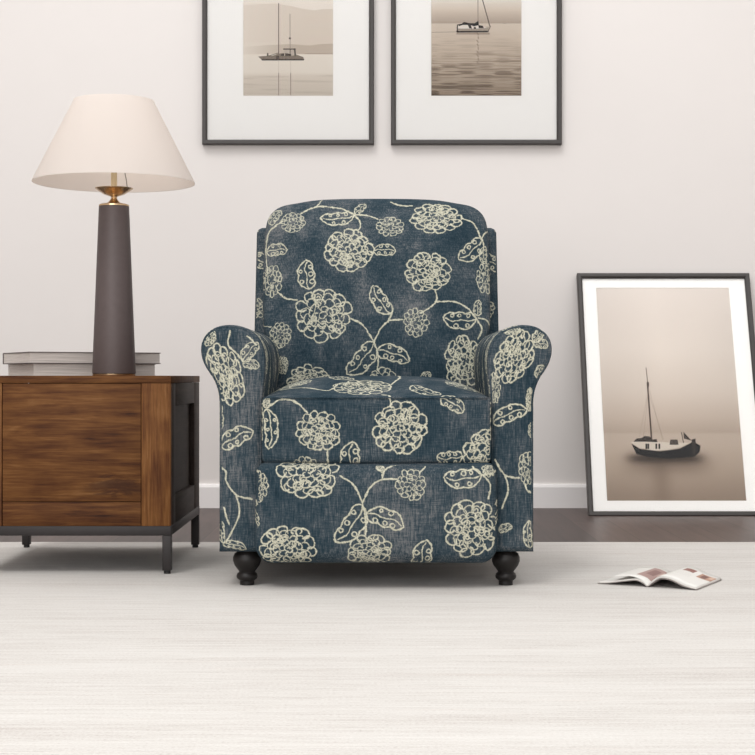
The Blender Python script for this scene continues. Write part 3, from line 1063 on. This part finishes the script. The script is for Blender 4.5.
# leaning print: a moored boat in mist (spans px 132 x 212)
p = Pic(528, 848)
sky = grad(p.v, [(0, c3(226, 216, 208)), (.3, c3(223, 212, 202)), (.5, c3(212, 199, 187)), (.62, c3(196, 180, 166)), (.685, c3(180, 163, 148)), (.70, c3(190, 174, 159)),
                 (.74, c3(190, 173, 158)), (.85, c3(176, 158, 141)), (1, c3(146, 127, 111))])
p.a = sky.astype(np.float32)
p.a *= (1 - .05 * np.abs(p.u - .45)[..., None] * 2 + .02 * (smooth_noise(848, 528, 6, 4, 3) - .5)[..., None])
U = lambda x, y: ((x - (596.1 + (y - 288) * .0524)) / (133.1 + (y - 288) * .032), (y - 288) / 212)
# soft reflection
refl = np.exp(-((p.u - .40) / .07) ** 2) * np.clip((p.v - .78) / .04, 0, 1) * (.55 + .25 * np.clip(1 - (p.v - .78) / .25, 0, 1))
p.blend(refl * .45, (92, 74, 60))
refl = np.exp(-((p.u - .44) / .26) ** 6) * np.exp(-((p.v - .808) / .022) ** 2)
p.blend(refl * .95, (44, 34, 28))
refl = np.exp(-((p.u - .46) / .30) ** 4) * np.exp(-((p.v - .83) / .05) ** 2)
p.blend(refl * .45, (80, 64, 52))
dk, lt = (12, 9, 8), (208, 197, 183)
p.poly([U(632, 445), U(640, 450), U(660, 452.5), U(680, 450), U(694, 443), U(701, 447), U(700, 453), U(695, 457.5), U(670, 459.5), U(650, 458), U(637, 455)], dk)
p.poly([U(631, 443.5), U(638, 442), U(650, 442.5), U(672, 444), U(690, 444), U(682, 448), U(668, 451), U(655, 451.5), U(640, 449)], lt)
for x in (646, 648, 656, 659):
    p.poly([U(x, 445), U(x + 1.6, 445), U(x + 1.6, 450), U(x, 450)], dk)
p.poly([U(634, 443), U(637, 440), U(642, 439.5), U(645, 437.5), U(650, 438), U(653, 441), U(657, 440.5), U(658, 443.5), U(648, 443), U(638, 443)], (52, 44, 38))
p.poly([U(670, 446), U(671, 441), U(678, 441), U(679, 446)], (70, 60, 54))
p.poly([U(692, 441), U(696, 440), U(697, 455), U(693, 456)], (48, 40, 36))
p.poly([U(684, 433.5), U(692, 442), U(684.5, 440)], (60, 50, 46))
p.line(U(646.5, 370), U(648.5, 388), .006, (110, 94, 84))
p.line(U(648, 386), U(652, 440), .011, (72, 56, 48))
p.line(U(648.3, 385), U(648.5, 388), .016, (72, 56, 48))
for a, b in (((649, 392), (640, 438)), ((649, 392), (644, 438)), ((650, 392), (663, 441)), ((649, 395), (664, 441))):
    p.line(U(*a), U(*b), .003, (140, 122, 108), .5)
p.line(U(682, 434), U(684, 444), .005, (60, 50, 46))
LEANIMG = p.image('misty_boat_print')

# hung left: catamaran on flat water. px 90 x 149, top at y=-53
p = Pic(450, 745)
Y_ = lambda y: (y + 53) / 149
U = lambda x, y: ((x - 243) / 90, Y_(y))
p.a = grad(p.v, [(0, c3(236, 228, 219)), (Y_(0), c3(236, 227, 217)), (Y_(54), c3(226, 215, 202)), (Y_(55), c3(229, 220, 208)), (Y_(72), c3(226, 217, 205)), (Y_(76), c3(214, 203, 190)),
                 (1, c3(200, 189, 176))]).astype(np.float32)
p.poly([U(243, 5), U(262, 4), U(276, 3.5), U(291, 6), U(302, 8.5), U(314, 10.5), U(322, 9), U(333, 9), U(333, 54), U(243, 54)], (214, 201, 187), .75)
p.blend(np.clip(1 - p.u * 1.4, 0, 1) * ((p.v > Y_(3)) & (p.v < Y_(54))) * .45, (232, 222, 212))
p.poly([U(243, 47), U(268, 45), U(290, 44), U(310, 45.5), U(320, 44), U(333, 43.5), U(333, 54), U(243, 54)], (176, 160, 143), .55)
p.blend(np.clip(1 - p.u * 1.9, 0, 1) * ((p.v > Y_(42)) & (p.v < Y_(54))) * .9, (226, 216, 204))
p.line(U(305, 53.6), U(333, 53.8), .006, (130, 112, 98), .6)
rip = smooth_noise(745, 450, 150, 3, 5)
p.blend((p.v > Y_(75)) * np.clip((rip - .55) * 3, 0, 1) * .22, (150, 136, 122))
for x in (278.5, 290.5):
    p.line(U(x, 73), U(x, 96), .008, (120, 104, 92), .75)
    p.line(U(x, 61), U(x, 73), .004, (170, 154, 140), .5)
p.line(U(278.5, 3.5), U(278.5, 57), .0085, (96, 80, 72))
p.line(U(289.8, 14), U(290, 57), .007, (150, 136, 124))
p.poly([U(288.8, 37.5), U(290.6, 37.5), U(290.6, 39), U(288.8, 39)], (60, 50, 46))
p.poly([U(258, 56.5), U(263, 56), U(273, 55.5), U(277, 54), U(279, 53.5), U(286, 53), U(296, 54.5), U(303, 57), U(304, 59.5), U(278, 60), U(262, 60)], (130, 117, 104))
p.poly([U(261, 59), U(304, 59), U(303.5, 60.3), U(262, 60.4)], (62, 52, 46))
p.poly([U(276, 56), U(279, 55.5), U(279, 59.5), U(276, 59.5)], (84, 72, 64))
p.poly([U(283, 55.5), U(284, 49.5), U(286, 48.5), U(295, 48.7), U(295.5, 55), U(290, 56)], (190, 178, 165))
p.line(U(283.5, 49), U(295, 49), .012, (70, 60, 54)); p.line(U(294.6, 49), U(295, 55), .014, (50, 42, 38)); p.line(U(290, 49), U(290, 54), .008, (90, 78, 70))
p.poly([U(281, 54), U(284, 53.2), U(284, 55.8), U(281, 55.8)], (66, 56, 50)); p.poly([U(285, 53), U(291, 54), U(291, 56), U(285, 56)], (80, 70, 62))
p.poly([U(267, 53), U(268.2, 53), U(268.4, 56), U(266.8, 56)], (76, 66, 58))
p.line(U(268, 56), U(278, 53), .006, (90, 78, 70))
P1 = p.image('catamaran_print')

# hung right: motor sailer on rippled water. px 90.5 x 149
p = Pic(450, 745)
U = lambda x, y: ((x - 431) / 91, Y_(y))
p.a = grad(p.v, [(0, c3(236, 230, 222)), (Y_(0), c3(229, 221, 211)), (Y_(10), c3(214, 200, 185)), (Y_(23), c3(176, 160, 146)), (Y_(23.7), c3(212, 199, 184)), (Y_(35), c3(208, 193, 177)),
                 (Y_(55), c3(196, 180, 163)), (Y_(80), c3(172, 155, 137)), (1, c3(150, 132, 114))]).astype(np.float32)
for s_, g_, lo, hi, al in ((1, 60, 26, 90, .35), (2, 40, 34, 96, .6), (3, 22, 46, 96, .85)):
    w = smooth_noise(745, 450, int(745 / 150 * g_ * .9), 5, 20 + s_)
    fade = np.clip((p.v - Y_(lo)) / (Y_(96) - Y_(lo)), 0, 1)
    p.blend(np.clip((w - .56) * 5, 0, 1) * fade * al, (92, 76, 62))
p.blend(np.clip((p.v - Y_(94)) / .012, 0, 1) * .4, (80, 66, 56))
for k in range(9):
    p.line(U(477.5 + .8 * math.sin(k * 2), 33 + k * 3.6), U(478.5, 35 + k * 3.6), .009, (110, 92, 78), .7)
p.line(U(431, 32.3), U(457, 31.8), .005, (120, 104, 90), .7)
p.line(U(478, -45), U(478.2, 24), .0075, (140, 124, 112))
p.line(U(482.5, -1), U(490, 26), .009, (74, 62, 56)); p.line(U(478.5, -45), U(482.6, 0), .007, (74, 62, 56))
p.poly([U(456.5, 27), U(470, 27.2), U(482, 27), U(491, 26.5), U(489, 31.5), U(457, 32)], (178, 165, 151))
p.poly([U(458, 25.5), U(463, 24), U(470, 25), U(478, 24.5), U(484, 27), U(488, 28), U(470, 29), U(458, 28.5)], (226, 218, 208))
p.poly([U(456, 30.8), U(489, 30.6), U(488.5, 32.2), U(457, 32.5)], (44, 36, 32))
p.poly([U(458, 24.3), U(462, 23.8), U(464, 22.0), U(470, 23.2), U(475, 23.2), U(478.5, 20.8), U(479, 25), U(474, 26.2), U(471, 25), U(468, 24.8), U(463, 24.8), U(459, 26)], (24, 19, 17))
p.poly([U(468, 25), U(471, 25), U(472, 28.5), U(469.5, 28)], (40, 33, 30)); p.poly([U(478.5, 25), U(483, 25.8), U(484, 28), U(479, 28)], (48, 40, 36))
p.poly([U(457, 24.5), U(458, 24.5), U(458, 31), U(457, 31)], (50, 42, 38)); p.poly([U(474, 27), U(476, 27), U(476, 28.6), U(474, 28.6)], (60, 50, 45))
p.line(U(458, 29), U(488, 28.8), .005, (90, 78, 70))
p.line(U(488, 31.5), U(491, 26), .006, (90, 76, 68))
p.poly([U(503.5, 23.6), U(505, 23), U(506, 23.8)], (110, 96, 86))
p.blend(((p.u > .28) & (p.u < .65)) * np.exp(-((p.v - Y_(33.6)) / .006) ** 2) * .55, (110, 94, 80))
P2 = p.image('motor_sailer_print')

def picture(root_loc, rx, W, H, fw, fd, px0, px1, pz0, pz1, img, label, group=None):
    """frame standing on its local origin (bottom centre), facing -y"""
    root = empty('picture_frame', root_loc, label, 'picture', group)
    root.rotation_euler = (rx, 0, 0)
    def add(name, bm, m, auto=None):
        me = bpy.data.meshes.new(name); bmesh.ops.recalc_face_normals(bm, faces=bm.faces[:]); bm.to_mesh(me); bm.free()
        o = bpy.data.objects.new(name, me); C.objects.link(o); me.materials.append(m); o.parent = root
        return o
    # mitred moulding, profile (inset from outer edge, y)
    prof = [(0, fd), (0, .003), (.003, 0), (fw - .006, 0), (fw - .002, .003), (fw, .007), (fw, fd)]
    bm = bmesh.new()
    rings = []
    for i, y in prof:
        rings.append([bm.verts.new((-W / 2 + i, y, i)), bm.verts.new((W / 2 - i, y, i)), bm.verts.new((W / 2 - i, y, H - i)), bm.verts.new((-W / 2 + i, y, H - i))])
    for a in range(len(prof)):
        A, B = rings[a], rings[(a + 1) % len(prof)]
        for k in range(4):
            bm.faces.new((A[k], A[(k + 1) % 4], B[(k + 1) % 4], B[k]))
    add('frame', bm, FRAMEM)
    # mat board with a window
    i = fw - .001
    bm = bmesh.new()
    ym = .014
    O = [(-W / 2 + i, i), (W / 2 - i, i), (W / 2 - i, H - i), (-W / 2 + i, H - i)]
    I = [(px0, pz0), (px1, pz0), (px1, pz1), (px0, pz1)]
    vo = [bm.verts.new((x, ym, z)) for x, z in O]; vi = [bm.verts.new((x, ym, z)) for x, z in I]
    vb = [bm.verts.new((x + dx, ym + .0016, z + dz)) for (x, z), (dx, dz) in zip(I, ((.0012, .0012), (-.0012, .0012), (-.0012, -.0012), (.0012, -.0012)))]
    vz = [bm.verts.new((x, ym + .0016, z)) for x, z in O]
    for k in range(4):
        j = (k + 1) % 4
        bm.faces.new((vo[k], vo[j], vi[j], vi[k])); bm.faces.new((vi[k], vi[j], vb[j], vb[k]))
        bm.faces.new((vo[k], vz[k], vz[j], vo[j])); bm.faces.new((vz[k], vb[k], vb[j], vz[j]))
    add('mat_board', bm, MATM)
    bm = bmesh.new()
    e = .003
    uvl = bm.loops.layers.uv.new('UVMap')
    yb = ym + .0022
    vs = [bm.verts.new((x, yb, z)) for x, z in ((px0 - e, pz0 - e), (px1 + e, pz0 - e), (px1 + e, pz1 + e), (px0 - e, pz1 + e))]
    wk = [bm.verts.new((v.co.x, yb + .0008, v.co.z)) for v in vs]
    f = bm.faces.new(vs)
    bm.faces.new(wk[::-1])
    for k in range(4):
        bm.faces.new((vs[k], wk[k], wk[(k + 1) % 4], vs[(k + 1) % 4]))
    for ff in bm.faces:
        for l in ff.loops:
            l[uvl].uv = ((l.vert.co.x - px0) / (px1 - px0), (l.vert.co.z - pz0) / (pz1 - pz0))
    add('print', bm, image_mat('print_paper', img, .6))
    bm = bmesh.new(); bm_box(bm, -W / 2 + .004, W / 2 - .004, fd - .006, fd - .002, .004, H - .004)
    add('backing_board', bm, BACKING)
    bm = bmesh.new(); bm_box(bm, -W / 2 + i, W / 2 - i, .009, .0112, i, H - i)
    add('glass', bm, GLASS)
    return root

FW, FD = .0185, .026
# leaning frame: bottom front edge at y 5.47 on the floor
H_, W_ = .924, .636
Xc = (.737 + 1.373) / 2
ang = -math.asin((WALLY - FD * .95 - 5.43 - .002) / H_)
picture((Xc, 5.43, -.0025), ang, W_, H_, FW, FD, .8055 - Xc, 1.2965 - Xc, .0575, .870, LEANIMG,
        'large framed print of a moored boat in mist, leaning on the wall at floor level')
YW = WALLY - FD - .001
kw = YW / F
zb_ = EYE + (377.5 - 144.3) * kw
def hung(xl, xr, pl, prr, img, label):
    X0, X1 = (xl - 377.5) * kw, (xr - 377.5) * kw
    kp = (YW + .015) / F
    xc = (X0 + X1) / 2
    picture((xc, YW, zb_), 0, X1 - X0, .905, FW, FD, (pl - 377.5) * kp - xc, (prr - 377.5) * kp - xc, (377.5 - 96) * kp + EYE - zb_, (377.5 + 53) * kp + EYE - zb_, img, label,
            'framed boat prints hung above the armchair')
hung(202, 374, 243, 333.3, P1, 'hung framed print of a two-masted boat on calm water, nearer the lamp')
hung(391, 562, 431, 521.7, P2, 'hung framed print of a boat on rippled water, farther from the lamp')

# ------------------------------------------------------------------ magazine on the rug
S0 = Vector((.617, 3.562, 0))                       # near end of the spine
A1 = math.atan2(.17, .093)                         # spine direction
mag = empty('magazine', S0, 'small open magazine lying face up on the rug near the leaning picture', 'magazine')
mag.rotation_euler = (0, 0, A1 - PI / 2)
# local: +y along the spine, +x right page, -x left page
PL = .198
def mag_part(name, bm, m, smooth=True):
    me = bpy.data.meshes.new(name); bmesh.ops.recalc_face_normals(bm, faces=bm.faces[:]); bm.to_mesh(me); bm.free()
    o = bpy.data.objects.new(name, me); C.objects.link(o); me.materials.append(m); o.parent = mag
    for p_ in me.polygons: p_.use_smooth = smooth
    return o
def sheet(name, prof, thick, y0, y1, m, uvx=None):
    """prof: (x,z) curve across the page, swept along y, with thickness below"""
    bm = bmesh.new()
    uvl = bm.loops.layers.uv.new('UVMap')
    cur = catmull(prof, 6)
    n = len(cur)
    Ys = [y0 + (y1 - y0) * j / 6 for j in range(7)]
    th = thick if callable(thick) else (lambda t: thick)
    top = [[bm.verts.new((x, y, z)) for x, z in cur] for y in Ys]
    bot = [[bm.verts.new((x, y, max(.0006, z - th(i / (n - 1))))) for i, (x, z) in enumerate(cur)] for y in Ys]
    for j in range(6):
        for i in range(n - 1):
            f = bm.faces.new((top[j][i], top[j][i + 1], top[j + 1][i + 1], top[j + 1][i]))
            for l, (a, b) in zip(f.loops, ((i, j), (i + 1, j), (i + 1, j + 1), (i, j + 1))):
                l[uvl].uv = (a / (n - 1), b / 6)
            bm.faces.new((bot[j][i], bot[j + 1][i], bot[j + 1][i + 1], bot[j][i + 1]))
        for i in (0, n - 1):
            bm.faces.new((top[j][i], top[j + 1][i], bot[j + 1][i], bot[j][i]))
    for j in (0, 6):
        for i in range(n - 1):
            bm.faces.new((top[j][i], bot[j][i], bot[j][i + 1], top[j][i + 1]))
    return mag_part(name, bm, m)
# page pictures
pg = Pic(200, 300)
pg.a = np.ones((300, 200, 3), dtype=np.float32) * np.array([.84, .83, .81], dtype=np.float32)
def rect(x0, y0, x1, y1, col): pg.poly([(x0, y0), (x1, y0), (x1, y1), (x0, y1)], col)
rect(.50, .14, .68, .33, (128, 84, 74)); rect(.76, .14, 1.0, .42, (166, 128, 108)); rect(.80, .18, .88, .38, (110, 76, 66)); rect(.90, .16, .97, .30, (190, 160, 140))
rect(.32, .20, .37, .27, (70, 56, 52))
for k in range(4):
    rect(.52, .44 + .05 * k, .72, .448 + .05 * k, (190, 184, 180))
# turn so the pictures sit by the outer edge
pgR = image_mat('magazine_page_print', pg.image('magazine_right_page'), .4)
pg = Pic(200, 300)
pg.a = np.ones((300, 200, 3), dtype=np.float32) * np.array([.84, .83, .81], dtype=np.float32)
rect(.45, .12, .96, .80, (156, 128, 122)); rect(.55, .25, .75, .6, (126, 94, 90)); rect(.8, .2, .9, .5, (196, 176, 166))
pgL = image_mat('magazine_page_print', pg.image('magazine_left_page'), .4)
PAPER = simple('magazine_paper', srgb(206, 203, 198), .5)
MCOV = simple('magazine_cover_stock', srgb(140, 132, 128), .4)
sheet('cover', [(-.120, .002), (-.09, .0043), (-.05, .0110), (-.025, .014), (-.008, .0075), (0, .002), (.012, .010), (.03, .021), (.055, .020), (.085, .008), (.117, .0025)], .0012, 0, PL, MCOV)
sheet('left_pages', [(-.117, .0045), (-.09, .007), (-.05, .014), (-.025, .017), (-.008, .011), (-.0005, .004)], .0026, .001, PL - .001, PAPER)
sheet('right_pages', [(.0005, .004), (.012, .015), (.03, .026), (.055, .025), (.085, .013), (.115, .0055)], .0040, .001, PL - .001, PAPER)
sheet('right_page', [(.0005, .0045), (.012, .0157), (.03, .0270), (.055, .0260), (.085, .0142), (.113, .0066)], .0004, .0012, PL - .0012, pgR)
sheet('left_page', [(-.085, .0195), (-.06, .0225), (-.035, .0225), (-.013, .0155), (-.0005, .0045)], .0004, .0012, PL - .0012, pgL)

# ------------------------------------------------------------------ light
w = bpy.data.worlds.new('daylight')
bpy.context.scene.world = w
w.use_nodes = True
bg = w.node_tree.nodes['Background']
bg.inputs[0].default_value = (1.0, 1.0, 1.0, 1)
bg.inputs[1].default_value = 1.25
sun = bpy.data.lights.new('sun', 'SUN')
sun.energy = 1.0
sun.angle = math.radians(18)
sun.color = (1, .985, .96)
bl = bpy.data.lights.new('shade_inner_fill', 'POINT'); bl.energy = .25; bl.shadow_soft_size = .03; bl.color = (1, .95, .88)  # added fill light to lift the shade's inside; the lamp itself is off
blo = bpy.data.objects.new('shade_inner_fill', bl); C.objects.link(blo); blo.location = (LX, LY + .05, zz(150))
so = bpy.data.objects.new('sun', sun)
C.objects.link(so)
so.rotation_euler = (math.radians(36), 0, math.radians(-26))
so.location = (0, -1, 4)

def area(name, loc, rot, sx, sy, power, col=(1, .99, .98)):
    l = bpy.data.lights.new(name, 'AREA'); l.shape = 'RECTANGLE'; l.size = sx; l.size_y = sy; l.energy = power; l.color = col
    o = bpy.data.objects.new(name, l); C.objects.link(o); o.location = loc; o.rotation_euler = rot
    return o
area('overhead_fill', (-.4, 4.5, 2.70), (math.radians(-4), 0, 0), 4.0, 1.2, 8)  # added fill above the frame for the wall and rug, no fixture there
area('camera_side_fill', (-1.3, -.9, 1.0), (math.radians(86), 0, math.radians(-8)), 3.0, 1.2, 48)  # added fill behind the camera to lift the low surfaces, no window there

cam = bpy.data.cameras.new('camera')
cam.lens = F / 755 * 36
cam.sensor_width = 36
cam.clip_start = .05
co = bpy.data.objects.new('camera', cam)
C.objects.link(co)
co.location = (0, 0, EYE)
co.rotation_euler = (PI / 2, 0, 0)
sc = bpy.context.scene
sc.camera = co
sc.view_settings.view_transform = 'Standard'
sc.view_settings.look = 'None'
sc.view_settings.exposure = 0.07
sc.view_settings.gamma = 1
sc.view_settings.use_curve_mapping = False
sc.cycles.max_bounces = 8
sc.cycles.diffuse_bounces = 5
sc.cycles.use_denoising = True
